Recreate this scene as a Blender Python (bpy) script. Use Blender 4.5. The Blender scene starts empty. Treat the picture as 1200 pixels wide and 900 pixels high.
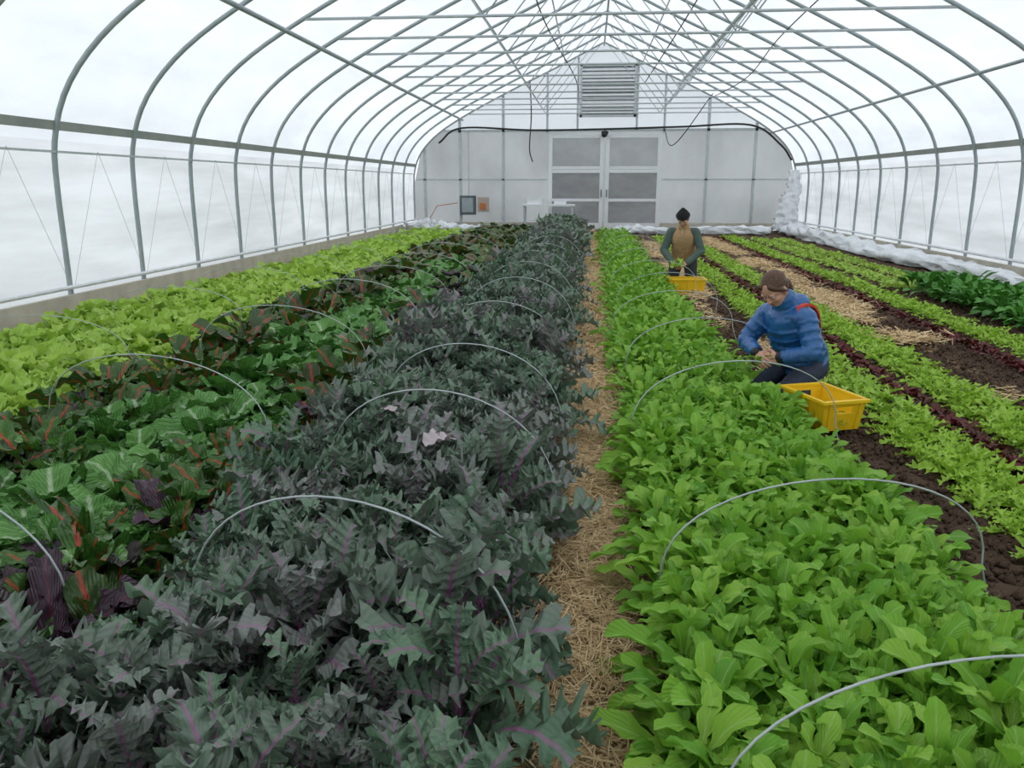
import bpy, math, random
import numpy as np
from mathutils import Vector, Matrix
rng=np.random.default_rng(11); random.seed(5)
scene=bpy.context.scene
scene.view_settings.view_transform='Standard'
scene.view_settings.look='None'
scene.view_settings.exposure=0.12
COL=scene.collection
CX=0.35; HW=6.5; YEND=28.8; YNEAR=-1.5

# ------------------------------------------------------------ node helpers
def new_mat(name):
    m=bpy.data.materials.new(name); m.use_nodes=True
    nt=m.node_tree; nt.nodes.clear()
    out=nt.nodes.new('ShaderNodeOutputMaterial')
    return m,nt,out
def N(nt,t,**k):
    n=nt.nodes.new(t)
    for a,b in k.items(): setattr(n,a,b)
    return n
def mathn(nt,op,a,b=None,c=None,clamp=False):
    n=nt.nodes.new('ShaderNodeMath'); n.operation=op; n.use_clamp=clamp
    for i,v in enumerate((a,b,c)):
        if v is None: continue
        if isinstance(v,(int,float)): n.inputs[i].default_value=v
        else: nt.links.new(v,n.inputs[i])
    return n.outputs[0]
def mixc(nt,f,a,b,mode='MIX'):
    n=nt.nodes.new('ShaderNodeMix'); n.data_type='RGBA'; n.blend_type=mode
    for i,v in ((0,f),(6,a),(7,b)):
        if isinstance(v,(int,float)): n.inputs[i].default_value=v
        elif isinstance(v,tuple): n.inputs[i].default_value=(v[0],v[1],v[2],1)
        else: nt.links.new(v,n.inputs[i])
    return n.outputs[2]
def noise(nt,scale,detail=3,vec=None,rough=0.5):
    n=nt.nodes.new('ShaderNodeTexNoise'); n.inputs['Scale'].default_value=scale
    n.inputs['Detail'].default_value=detail; n.inputs['Roughness'].default_value=rough
    if vec is None:
        g=nt.nodes.new('ShaderNodeNewGeometry'); vec=g.outputs['Position']
    nt.links.new(vec,n.inputs['Vector'])
    return n.outputs['Fac']
def bump(nt,h,strength,dist):
    b=nt.nodes.new('ShaderNodeBump'); b.inputs['Strength'].default_value=strength
    b.inputs['Distance'].default_value=dist; nt.links.new(h,b.inputs['Height'])
    return b.outputs[0]
def simple_mat(name,col,rough=0.6,metal=0.0,col2=None,nscale=20,bstr=0.0,bdist=0.01,spec=0.4):
    m,nt,out=new_mat(name)
    p=N(nt,'ShaderNodeBsdfPrincipled')
    p.inputs['Roughness'].default_value=rough; p.inputs['Metallic'].default_value=metal
    p.inputs['Specular IOR Level'].default_value=spec
    nz=noise(nt,nscale,4)
    c2=col2 if col2 else tuple(c*0.8 for c in col)
    f=mathn(nt,'MULTIPLY_ADD',nz,2.2,-0.6,clamp=True)
    nt.links.new(mixc(nt,f,col,c2),p.inputs['Base Color'])
    if bstr>0: nt.links.new(bump(nt,nz,bstr,bdist),p.inputs['Normal'])
    nt.links.new(p.outputs[0],out.inputs[0])
    return m

def leaf_mat(name,c1,c2,c3,rib,ribw=0.09,veins=None,veincol=None,rough=0.5,tr=0.22,edge=None,trcol=None,spec=0.3,bd=0.006):
    m,nt,out=new_mat(name)
    at=N(nt,'ShaderNodeAttribute'); at.attribute_name='leaf'
    sp=N(nt,'ShaderNodeSeparateColor'); nt.links.new(at.outputs['Color'],sp.inputs[0])
    R,G,B=sp.outputs; A=at.outputs['Alpha']
    col=mixc(nt,R,c1,c2)
    f=mathn(nt,'POWER',A,2.2)
    col=mixc(nt,f,col,c3)
    nz=noise(nt,35,3)
    f=mathn(nt,'MULTIPLY_ADD',nz,1.6,-0.5,clamp=True)
    col=mixc(nt,mathn(nt,'MULTIPLY',f,0.35),col,tuple(x*1.6 for x in c1))
    if edge:
        f=mathn(nt,'MULTIPLY',mathn(nt,'MULTIPLY_ADD',G,1.8,-0.8,clamp=True),0.6)
        col=mixc(nt,f,col,edge)
    hgt=nz
    if veins:
        n_,k_,s_=veins
        fr=mathn(nt,'FRACT',mathn(nt,'SUBTRACT',mathn(nt,'MULTIPLY',B,n_),mathn(nt,'MULTIPLY',G,k_)))
        d=mathn(nt,'ABSOLUTE',mathn(nt,'SUBTRACT',fr,0.5))
        vm=mathn(nt,'MULTIPLY_ADD',d,-9.0,1.0,clamp=True)
        col=mixc(nt,mathn(nt,'MULTIPLY',vm,s_),col,veincol or rib)
        hgt=mathn(nt,'ADD',mathn(nt,'MULTIPLY',nz,0.8),d)
    rm=mathn(nt,'MULTIPLY_ADD',G,-1.6/ribw,1.6,clamp=True)
    rm=mathn(nt,'MULTIPLY',rm,mathn(nt,'MULTIPLY_ADD',B,-0.75,1.1,clamp=True))
    col=mixc(nt,rm,col,rib)
    p=N(nt,'ShaderNodeBsdfPrincipled'); p.inputs['Roughness'].default_value=rough
    p.inputs['Specular IOR Level'].default_value=spec
    nt.links.new(col,p.inputs['Base Color'])
    nt.links.new(bump(nt,hgt,0.5,bd),p.inputs['Normal'])
    t=N(nt,'ShaderNodeBsdfTranslucent')
    nt.links.new(mixc(nt,0.5,col,trcol or c2),t.inputs[0])
    mx=N(nt,'ShaderNodeMixShader'); mx.inputs[0].default_value=tr
    nt.links.new(p.outputs[0],mx.inputs[1]); nt.links.new(t.outputs[0],mx.inputs[2])
    nt.links.new(mx.outputs[0],out.inputs[0])
    return m

def sheet_mat(name,tcol,dcol,fd,ft,nscale=1.2,dark=0.9,scl=(1,0.5,2.0)):
    """translucent plastic film"""
    m,nt,out=new_mat(name)
    g=N(nt,'ShaderNodeNewGeometry')
    mp=N(nt,'ShaderNodeMapping'); nt.links.new(g.outputs['Position'],mp.inputs[0])
    mp.inputs['Scale'].default_value=scl
    nz=noise(nt,nscale,6,mp.outputs[0],0.6)
    f=mathn(nt,'MULTIPLY_ADD',nz,3.0,-1.1,clamp=True)
    tc=mixc(nt,f,tcol,(tcol[0]*dark,tcol[1]*dark,tcol[2]*dark*1.01))
    t=N(nt,'ShaderNodeBsdfTranslucent'); nt.links.new(tc,t.inputs[0])
    d=N(nt,'ShaderNodeBsdfDiffuse'); d.inputs[0].default_value=(*dcol,1)
    m1=N(nt,'ShaderNodeMixShader'); m1.inputs[0].default_value=fd
    nt.links.new(t.outputs[0],m1.inputs[1]); nt.links.new(d.outputs[0],m1.inputs[2])
    tp=N(nt,'ShaderNodeBsdfTransparent')
    m2=N(nt,'ShaderNodeMixShader'); m2.inputs[0].default_value=ft
    nt.links.new(m1.outputs[0],m2.inputs[1]); nt.links.new(tp.outputs[0],m2.inputs[2])
    nt.links.new(m2.outputs[0],out.inputs[0])
    return m

M={}
M['poly']=sheet_mat('poly_film',(0.82,0.86,0.90),(0.80,0.84,0.87),0.18,0.08,0.9,0.85)
M['side']=sheet_mat('side_curtain_film',(0.82,0.85,0.88),(0.83,0.85,0.87),0.2,0.06,0.7,0.68,(1,0.35,3.0))
M['endpoly']=sheet_mat('endwall_polycarbonate',(0.43,0.45,0.46),(0.40,0.41,0.42),0.3,0.05,0.6,0.66,(1,1,0.6))
M['gable']=sheet_mat('gable_film',(0.70,0.74,0.78),(0.6,0.62,0.64),0.25,0.08,0.6)
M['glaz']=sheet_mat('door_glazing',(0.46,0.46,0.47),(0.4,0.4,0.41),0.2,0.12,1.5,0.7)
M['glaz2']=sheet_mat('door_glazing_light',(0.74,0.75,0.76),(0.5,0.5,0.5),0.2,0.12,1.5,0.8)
M['galv']=simple_mat('galvanised_steel',(0.38,0.43,0.44),0.5,0.15,(0.30,0.35,0.36),6)
M['galvl']=simple_mat('galvanised_steel_light',(0.54,0.58,0.59),0.45,0.1,(0.44,0.48,0.49),6)
M['rail']=simple_mat('hip_rail',(0.24,0.26,0.24),0.6,0.1,(0.32,0.33,0.30),3)
M['wood']=simple_mat('baseboard_wood',(0.62,0.58,0.48),0.8,0,(0.46,0.43,0.35),4,0.3)
M['white']=simple_mat('white_paint',(0.82,0.83,0.84),0.5,0,(0.74,0.76,0.77),3)
M['vent_back']=simple_mat('vent_backing',(0.42,0.45,0.47),0.5,0,(0.36,0.39,0.41),3)
M['fabric']=simple_mat('row_cover_fabric',(0.84,0.86,0.88),0.9,0,(0.72,0.74,0.76),7,0.6,0.05)
M['wire']=simple_mat('hoop_wire',(0.50,0.54,0.53),0.4,0.3,(0.38,0.42,0.42),12)
M['black']=simple_mat('black_hose',(0.02,0.02,0.022),0.5)
M['cord']=simple_mat('cord',(0.55,0.57,0.57),0.7)
M['greybox']=simple_mat('grey_enamel',(0.12,0.15,0.17),0.45)
M['boxlight']=simple_mat('beige_enamel',(0.5,0.42,0.36),0.5)
M['orange']=simple_mat('orange_tag',(0.6,0.2,0.05),0.5)
M['yellow']=simple_mat('yellow_plastic',(0.90,0.58,0.015),0.42,0,(0.86,0.53,0.012),5)
M['snow']=simple_mat('outside_ground',(0.62,0.64,0.62),0.9,0,(0.5,0.52,0.48),0.3)

# leaves
M['arugula']=leaf_mat('arugula_leaf',(0.12,0.32,0.028),(0.25,0.50,0.045),(0.35,0.57,0.07),(0.42,0.62,0.20),0.10,veins=(8,4,0.25),veincol=(0.3,0.55,0.12),rough=0.5,tr=0.30)
M['kale']=leaf_mat('kale_leaf',(0.090,0.170,0.098),(0.175,0.28,0.168),(0.24,0.24,0.23),(0.38,0.11,0.30),0.11,veins=(9,6,0.4),veincol=(0.27,0.24,0.26),rough=0.48,tr=0.14,edge=(0.18,0.20,0.18),spec=0.35)
M['kale_pale']=leaf_mat('kale_leaf_faded',(0.45,0.38,0.40),(0.5,0.44,0.44),(0.4,0.36,0.37),(0.36,0.24,0.32),0.08,rough=0.6,tr=0.1)
M['choy']=leaf_mat('bok_choy_leaf',(0.055,0.19,0.032),(0.10,0.28,0.045),(0.15,0.34,0.07),(0.60,0.72,0.48),0.15,veins=(8,6,0.65),veincol=(0.38,0.56,0.25),rough=0.36,tr=0.15,spec=0.4,bd=0.02)
M['chard']=leaf_mat('chard_leaf',(0.030,0.110,0.016),(0.065,0.18,0.023),(0.045,0.06,0.025),(0.72,0.015,0.03),0.18,veins=(7,5,0.3),veincol=(0.20,0.09,0.04),rough=0.30,tr=0.14,bd=0.022,spec=0.45)
M['purple']=leaf_mat('purple_mustard_leaf',(0.035,0.018,0.032),(0.065,0.03,0.045),(0.04,0.05,0.03),(0.16,0.02,0.05),0.08,veins=(8,6,0.3),veincol=(0.11,0.06,0.10),rough=0.34,tr=0.06,bd=0.02,spec=0.4)
M['lettuce']=leaf_mat('lettuce_leaf',(0.30,0.48,0.05),(0.46,0.64,0.11),(0.38,0.58,0.10),(0.62,0.74,0.36),0.09,veins=(6,4,0.15),rough=0.5,tr=0.32)
M['frisee']=leaf_mat('frisee_leaf',(0.24,0.43,0.03),(0.40,0.60,0.07),(0.33,0.54,0.05),(0.5,0.65,0.25),0.09,rough=0.5,tr=0.30)
M['redlet']=leaf_mat('red_lettuce_leaf',(0.09,0.013,0.014),(0.14,0.022,0.022),(0.07,0.035,0.015),(0.2,0.06,0.05),0.1,rough=0.5,tr=0.15)
M['spinach']=leaf_mat('spinach_leaf',(0.045,0.17,0.022),(0.08,0.26,0.035),(0.10,0.30,0.04),(0.15,0.33,0.07),0.08,rough=0.45,tr=0.18)

# soil / straw ground
def floor_mat():
    m,nt,out=new_mat('soil_and_straw')
    g=N(nt,'ShaderNodeNewGeometry'); s=N(nt,'ShaderNodeSeparateXYZ'); nt.links.new(g.outputs['Position'],s.inputs[0])
    n1=noise(nt,4,5); n2=noise(nt,60,5,rough=0.65); n3=noise(nt,1.4,2)
    soil=mixc(nt,mathn(nt,'MULTIPLY_ADD',n2,2.4,-0.7,clamp=True),(0.050,0.030,0.019),(0.17,0.11,0.073))
    soil=mixc(nt,mathn(nt,'MULTIPLY_ADD',n1,2,-0.7,clamp=True),soil,(0.125,0.082,0.056))
    straw=mixc(nt,mathn(nt,'MULTIPLY_ADD',n2,2.6,-0.8,clamp=True),(0.34,0.22,0.11),(0.66,0.48,0.26))
    tot=None
    for c,h in ((0.02,0.26),(1.55,0.02),(3.22,0.03),(-5.8,0.2)):
        d=mathn(nt,'ABSOLUTE',mathn(nt,'SUBTRACT',s.outputs[0],c))
        w=mathn(nt,'ADD',mathn(nt,'MULTIPLY_ADD',n1,0.5,-0.25),h)
        mk=mathn(nt,'MULTIPLY',mathn(nt,'SUBTRACT',w,d),9,clamp=True)
        if c>1: mk=mathn(nt,'MULTIPLY',mk,mathn(nt,'MULTIPLY_ADD',s.outputs[1],0.25,-1.0,clamp=True))
        tot=mk if tot is None else mathn(nt,'MAXIMUM',tot,mk)
    tot=mathn(nt,'MULTIPLY',tot,mathn(nt,'MULTIPLY_ADD',n3,1.2,0.35,clamp=True))
    p=N(nt,'ShaderNodeBsdfPrincipled'); p.inputs['Roughness'].default_value=0.95
    p.inputs['Specular IOR Level'].default_value=0.15
    nt.links.new(mixc(nt,tot,soil,straw),p.inputs['Base Color'])
    nt.links.new(bump(nt,n2,0.9,0.03),p.inputs['Normal'])
    nt.links.new(p.outputs[0],out.inputs[0]); return m
M['floor']=floor_mat()
M['straw']=leaf_mat('straw',(0.62,0.44,0.22),(0.84,0.66,0.40),(0.42,0.27,0.13),(0.7,0.52,0.28),0.01,rough=0.7,tr=0.05)

# ------------------------------------------------------------ mesh helpers
def link(o,parent=None):
    COL.objects.link(o)
    if parent: o.parent=parent
    return o
def empty(name,loc=(0,0,0)):
    e=bpy.data.objects.new(name,None); e.empty_display_size=0.2; COL.objects.link(e); return e
class MB:
    def __init__(s): s.v=[];s.f=[];s.m=[];s.mats=[]
    def mi(s,mat):
        if mat not in s.mats: s.mats.append(mat)
        return s.mats.index(mat)
    def add(s,vs,fs,mat):
        o=len(s.v); s.v+= [tuple(v) for v in vs]; k=s.mi(mat)
        for f in fs: s.f.append(tuple(i+o for i in f)); s.m.append(k)
    def box(s,a,b,mat,T=None):
        (x0,y0,z0),(x1,y1,z1)=a,b
        vs=[(x0,y0,z0),(x1,y0,z0),(x1,y1,z0),(x0,y1,z0),(x0,y0,z1),(x1,y0,z1),(x1,y1,z1),(x0,y1,z1)]
        if T: vs=[T(v) for v in vs]
        s.add(vs,[(0,3,2,1),(4,5,6,7),(0,1,5,4),(1,2,6,5),(2,3,7,6),(3,0,4,7)],mat)
    def tube(s,pts,r,mat,n=8,rf=None):
        P=[Vector(p) for p in pts]; vs=[];fs=[]
        up=None
        for i,p in enumerate(P):
            t=(P[min(i+1,len(P)-1)]-P[max(i-1,0)]).normalized()
            if up is None:
                a=Vector((0,0,1)) if abs(t.z)<0.9 else Vector((0,1,0))
                up=(a-t*a.dot(t)).normalized()
            else: up=(up-t*up.dot(t)).normalized()
            sd=t.cross(up); rr=r if rf is None else rf(i)
            for k in range(n):
                an=2*math.pi*k/n; vs.append(p+(sd*math.cos(an)+up*math.sin(an))*rr)
        for i in range(len(P)-1):
            for k in range(n):
                fs.append((i*n+k,i*n+(k+1)%n,(i+1)*n+(k+1)%n,(i+1)*n+k))
        fs.append(tuple(range(n))[::-1]); fs.append(tuple((len(P)-1)*n+k for k in range(n)))
        s.add(vs,fs,mat)
    def obj(s,name,parent=None,smooth=False,loc=None,bevel=0):
        me=bpy.data.meshes.new(name); me.from_pydata(s.v,[],s.f)
        for m in s.mats: me.materials.append(m)
        me.polygons.foreach_set('material_index',s.m)
        if smooth: me.polygons.foreach_set('use_smooth',[True]*len(s.f))
        me.update()
        o=bpy.data.objects.new(name,me); link(o,parent)
        if loc: o.location=loc
        if bevel:
            b=o.modifiers.new('bevel','BEVEL'); b.width=bevel; b.segments=2; b.limit_method='ANGLE'
        return o
def catmull(pts,sub):
    P=[np.array(p,float) for p in pts]; P=[2*P[0]-P[1]]+P+[2*P[-1]-P[-2]]; out=[]
    for i in range(1,len(P)-2):
        for j in range(sub):
            t=j/sub;a,b,c,d=P[i-1],P[i],P[i+1],P[i+2]
            out.append(0.5*((2*b)+(c-a)*t+(2*a-5*b+4*c-d)*t*t+(3*b-a-3*c+d)*t**3))
    out.append(P[-2]); return out

# ------------------------------------------------------------ greenhouse shell
half=[(6.5,0),(6.5,0.8),(6.5,1.5),(6.46,2.0),(6.28,2.5),(5.93,2.95),(5.4,3.38),(4.6,3.85),(3.6,4.36),(2.6,4.84),(1.6,5.3),(0.7,5.74),(0,6.08)]
hs=catmull(half,3)
prof=[(-p[0],p[1]) for p in hs]+[(p[0],p[1]) for p in hs[::-1][1:]]
hx=np.array([p[0] for p in hs][::-1]); hz=np.array([p[1] for p in hs][::-1])
def roofz(dx): return float(np.interp(abs(dx),hx,hz))
def shell(name,test,mat,off):
    pp=[p for p in prof if test(p)]
    mb=MB(); ys=np.linspace(YNEAR,YEND,60); vs=[];fs=[]
    for y in ys:
        for (x,z) in pp:
            vs.append((CX+x*(1+off/6.5),y,z+(off if z>2.3 else 0)))
    n=len(pp)
    for i in range(len(ys)-1):
        for k in range(n-1): fs.append((i*n+k,i*n+k+1,(i+1)*n+k+1,(i+1)*n+k))
    mb.add(vs,fs,mat); return mb.obj(name,smooth=True)
shell('ceiling',lambda p:p[1]>=1.99,M['poly'],0.05)
shell('wall_left',lambda p:p[0]<-6.3 and p[1]<=2.05,M['side'],0.05)
shell('wall_right',lambda p:p[0]>6.3 and p[1]<=2.05,M['side'],0.05)

def endwall(name,Y,zsplit,m1,m2):
    mb=MB(); xs=np.linspace(-6.5,6.5,53)
    for a,b in zip(xs[:-1],xs[1:]):
        za,zb=roofz(a),roofz(b)
        if abs(a)>6.49: za=1.5
        if abs(b)>6.49: zb=1.5
        la,lb=min(za,zsplit),min(zb,zsplit)
        mb.add([(CX+a,Y,0),(CX+b,Y,0),(CX+b,Y,lb),(CX+a,Y,la)],[(0,1,2,3)],m1)
        if za>zsplit or zb>zsplit:
            mb.add([(CX+a,Y,la),(CX+b,Y,lb),(CX+b,Y,zb),(CX+a,Y,za)],[(0,1,2,3)],m2)
    return mb.obj(name)
endwall('wall_back',YEND,3.3,M['endpoly'],M['gable'])
endwall('wall_front',YNEAR,3.3,M['side'],M['gable'])

# frame
mb=MB()
HY=[9.1+1.63*k for k in range(-6,13)]
for y in HY:
    if y>YEND-0.05: y=YEND-0.08
    mb.tube([(CX+p[0]*0.997,y,p[1]-0.02) for p in prof],0.032,M['galv'],8)
    mb.tube([(CX-4.55,y,3.84),(CX+4.55,y,3.84)],0.022,M['galvl'],6)
    for s in (-1,1):
        mb.tube([(CX+s*1.9,y,3.84),(CX+s*0.15,y,5.95)],0.012,M['galvl'],5)
        mb.tube([(CX+s*1.9,y,3.84),(CX+s*2.6,y,4.8)],0.012,M['galvl'],5)
def lng(dx,z,r,mat,y0=YNEAR,y1=YEND-0.03):
    mb.tube([(CX+dx,y0,z),(CX+dx,(y0+y1)/2,z-0.01),(CX+dx,y1,z)],r,mat,8)
lng(0,5.98,0.028,M['galv'])
lng(-4.75,3.66,0.036,M['galv']); lng(5.55,3.18,0.028,M['galv'])
lng(-2.55,4.76,0.020,M['galvl']); lng(2.5,4.74,0.045,M['galvl'])
lng(1.25,5.36,0.018,M['galvl']); lng(-1.25,5.36,0.018,M['galvl'])
mb.obj('greenhouse_frame',smooth=True)
mb=MB()
for s in (-1,1):
    x=CX+s*6.42
    mb.box((x-0.025,YNEAR,2.11),(x+0.025,YEND-0.02,2.21),M['rail'])
mb.obj('trim_1')
mb=MB()
for s in (-1,1):
    x=CX+s*6.45
    mb.box((x-0.02,YNEAR,1.86),(x+0.02,YEND-0.02,1.885),M['galvl'])
    for i,y in enumerate(HY[:-1]):
        mb.tube([(CX+s*6.43,y,0.3),(CX+s*6.43,y+0.8,1.9)],0.003,M['cord'],4)
        mb.tube([(CX+s*6.43,y+0.8,1.9),(CX+s*6.43,y+1.6,0.3)],0.003,M['cord'],4)
    mb.tube([(CX+s*6.4,YNEAR,0.34),(CX+s*6.4,13,0.33),(CX+s*6.4,YEND-0.1,0.34)],0.025,M['fabric'],8)
mb.obj('side_curtain_cords')
for nm,s in (('baseboard_left',-1),('baseboard_right',1)):
    mb=MB(); x=CX+s*6.44
    mb.box((x-0.03,YNEAR,-0.02),(x+0.03,YEND-0.02,0.24),M['wood']); mb.obj(nm)
mb=MB(); mb.box((CX-6.4,YEND-0.07,-0.02),(-1.5,YEND-0.01,0.24),M['wood']); mb.box((2.4,YEND-0.07,-0.02),(CX+6.4,YEND-0.01,0.24),M['wood']); mb.obj('baseboard_back')

# end wall studs
mb=MB()
for x in (-5.75,-4.5,-3.0,3.88,5.45):
    z=roofz(x-CX)-0.05
    mb.box((x-0.045,YEND-0.08,0.0),(x+0.045,YEND-0.005,z),M['galvl'])
for x in (-1.5,2.42,-0.48,1.5):
    mb.box((x-0.035,YEND-0.08,3.3 if x in(-0.48,1.5) else 3.2),(x+0.035,YEND-0.005,roofz(x-CX)-0.05),M['galvl'])
mb.box((CX-5.4,YEND-0.08,3.26),(CX+5.4,YEND-0.005,3.34),M['galvl'])
mb.box((CX-6.4,YEND-0.08,1.66),(-1.5,YEND-0.02,1.71),M['galvl'])
mb.box((2.42,YEND-0.08,1.66),(CX+6.4,YEND-0.02,1.71),M['galvl'])
mb.obj('trim_2')

def door(name,x0,x1):
    e=empty(name); mb=MB(); y0,y1=YEND-0.16,YEND-0.09; zt=3.16; w=0.12
    mb.box((x0,y0,0.03),(x0+w,y1,zt),M['white']); mb.box((x1-w,y0,0.03),(x1,y1,zt),M['white'])
    for z in (0.03,0.95,1.9,2.02,zt-w):
        mb.box((x0+w,y0,z),(x1-w,y1,z+(0.10 if z!=0.03 else 0.2)),M['white'])
    mb.obj('frame',e,bevel=0.008)
    g=MB()
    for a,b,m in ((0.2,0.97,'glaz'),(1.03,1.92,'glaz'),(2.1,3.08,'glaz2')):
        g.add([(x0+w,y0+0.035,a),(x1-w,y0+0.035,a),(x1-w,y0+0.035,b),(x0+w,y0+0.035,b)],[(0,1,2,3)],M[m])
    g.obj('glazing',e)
    h=MB(); hxm=x1-0.055 if name.endswith('1') else x0+0.055
    h.box((hxm-0.015,y0-0.05,1.1),(hxm+0.015,y0,1.35),M['greybox']); h.obj('handle',e)
door('door_1',-1.43,0.42); door('door_2',0.50,2.35)
# louvre vent
mb=MB(); x0,x1,z0,z1=-0.42,1.46,3.72,5.40
y0,y1=YEND-0.14,YEND-0.02
for a,b in (((x0,y0,z0),(x0+0.08,y1,z1)),((x1-0.08,y0,z0),(x1,y1,z1)),((x0,y0,z0),(x1,y1,z0+0.08)),((x0,y0,z1-0.08),(x1,y1,z1))): mb.box(a,b,M['galvl'])
mb.box((x0+0.08,YEND-0.03,z0+0.08),(x1-0.08,YEND-0.015,z1-0.08),M['vent_back'])  # grey backing panel added so darker lines show between the white slats
for i in range(13):
    z=z0+0.1+i*(z1-z0-0.2)/13
    mb.add([(x0+0.08,y0,z),(x1-0.08,y0,z),(x1-0.08,y1-0.02,z+0.05),(x0+0.08,y1-0.02,z+0.05),(x0+0.08,y0,z+0.055),(x1-0.08,y0,z+0.055),(x1-0.08,y1-0.02,z+0.10),(x0+0.08,y1-0.02,z+0.10)],[(0,1,2,3),(7,6,5,4),(0,4,5,1)],M['white'])
mb.obj('vent_louver')
# black inflation hose & cables
mb=MB()
def curve(pts,r,sub=8): mb.tube([tuple(p) for p in catmull(pts,sub)],r,M['black'],6)
curve([(-5.2,28.55,2.9),(-4.4,28.5,3.38),(-2,28.5,3.3),(0.4,28.5,3.32),(3,28.5,3.38),(5.2,28.5,3.42),(6.2,28.5,2.8),(6.6,28.5,2.3)],0.035)
curve([(0.4,28.5,3.25),(0.42,28.48,3.12),(0.5,28.5,3.25)],0.08)
curve([(-1.9,26,4.6),(-1.85,26,3.6),(-1.9,26,2.6),(-1.8,26,2.2)],0.018)
mb.obj('air_hose',smooth=True)
mb=MB()
curve([(3.6,10.8,4.55),(3.3,12.5,4.2),(3.1,15,3.9),(3.3,19,3.75),(3.2,24,3.8)],0.010)
curve([(-1.0,9.1,5.2),(-0.9,14,4.3),(-0.4,20,3.9),(-0.4,26,3.9)],0.012)
curve([(2.0,15.6,5.0),(1.5,17,4.2),(1.3,22,4.0)],0.012)
curve([(2.4,28.5,3.3),(2.5,26,2.7),(3.5,25.4,4.1)],0.014)
mb.obj('power_cable',smooth=True)
# electrics
e=empty('electrical_panel')
mb=MB(); mb.box((-4.5,28.5,0.5),(-3.95,28.72,1.15),M['greybox']); mb.box((-4.42,28.48,0.58),(-4.03,28.5,1.07),M['galv']); mb.obj('cabinet',e,bevel=0.01)
mb=MB(); mb.box((-3.88,28.55,0.6),(-3.5,28.72,1.1),M['boxlight']); mb.box((-3.8,28.52,0.68),(-3.6,28.55,0.9),M['orange']); mb.obj('junction_box',e,bevel=0.01)
mb=MB(); mb.tube([(-4.2,28.65,1.15),(-4.2,28.68,2.2),(-4.2,28.68,3.3)],0.02,M['galvl'],6); mb.tube([(-4.6,28.6,0.9),(-5.3,28.5,0.8),(-5.6,28.5,0.3),(-5.6,28.5,0.0)],0.015,M['orange'],6); mb.obj('conduit',e)
# potting bench
e=empty('potting_bench'); mb=MB()
mb.box((-2.3,27.6,0.82),(-0.5,28.3,0.88),M['white'])
for x in (-2.22,-0.62):
    for y in (27.66,28.2): mb.box((x,y,0),(x+0.06,y+0.06,0.82),M['galvl'])
mb.box((-2.2,27.7,0.3),(-0.6,28.2,0.33),M['white']); mb.obj('table',e)
mb=MB(); mb.box((-2.1,27.7,0.88),(-1.6,28.05,1.08),M['white']); mb.box((-1.2,27.75,0.88),(-0.8,28.05,1.0),M['white']); mb.obj('trays',e)

# ------------------------------------------------------------ ground
def vnoise(X,Y,f,seed):
    r=np.random.default_rng(seed); G=r.random((512,512))
    x=X*f+100; y=Y*f+100; xi=np.floor(x).astype(int); yi=np.floor(y).astype(int); fx=x-xi; fy=y-yi
    fx=fx*fx*(3-2*fx); fy=fy*fy*(3-2*fy)
    g=lambda a,b:G[a%512,b%512]
    return (g(xi,yi)*(1-fx)+g(xi+1,yi)*fx)*(1-fy)+(g(xi,yi+1)*(1-fx)+g(xi+1,yi+1)*fx)*fy
def fast_mesh(name,V,F,mat,attr=None,parent=None,smooth=True):
    me=bpy.data.meshes.new(name)
    me.vertices.add(len(V)); me.vertices.foreach_set('co',np.ascontiguousarray(V,dtype=np.float32).ravel())
    F=np.ascontiguousarray(F,dtype=np.int32)
    me.loops.add(F.size); me.loops.foreach_set('vertex_index',F.ravel())
    me.polygons.add(len(F)); me.polygons.foreach_set('loop_start',np.arange(0,F.size,F.shape[1],dtype=np.int32))
    me.update(calc_edges=True)
    if smooth: me.polygons.foreach_set('use_smooth',np.ones(len(F),dtype=bool))
    if attr is not None:
        a=me.attributes.new('leaf','FLOAT_COLOR','POINT'); a.data.foreach_set('color',np.ascontiguousarray(attr,dtype=np.float32).ravel())
    mats=mat if isinstance(mat,list) else [mat]
    for m_ in mats: me.materials.append(m_)
    me.validate()
    o=bpy.data.objects.new(name,me); link(o,parent); return o
def gridmesh(name,x0,x1,y0,y1,st,hf,mat):
    xs=np.arange(x0,x1+st*0.5,st); ys=np.arange(y0,y1+st*0.5,st); X,Y=np.meshgrid(xs,ys,indexing='ij')
    Z=hf(X,Y); V=np.stack([X,Y,Z],-1).reshape(-1,3); n=len(ys)
    i=np.arange(len(xs)-1)[:,None]*n+np.arange(n-1)[None,:]
    F=np.stack([i,i+n,i+n+1,i+1],-1).reshape(-1,4)
    return fast_mesh(name,V,F,mat)
def gh(X,Y):
    z=0.03*(vnoise(X,Y,6,1)-0.5)+0.04*(vnoise(X,Y,16,2)-0.5)+0.02*(vnoise(X,Y,1.2,3)-0.5)
    return z-0.012
gridmesh('floor',CX-6.5,CX+6.5,YNEAR,YEND,0.05,gh,M['floor'])
mb=MB(); mb.add([(-70,-60,-0.08),(70,-60,-0.08),(70,100,-0.08),(-70,100,-0.08)],[(0,1,2,3)],M['snow']); mb.obj('outside_ground')

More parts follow.
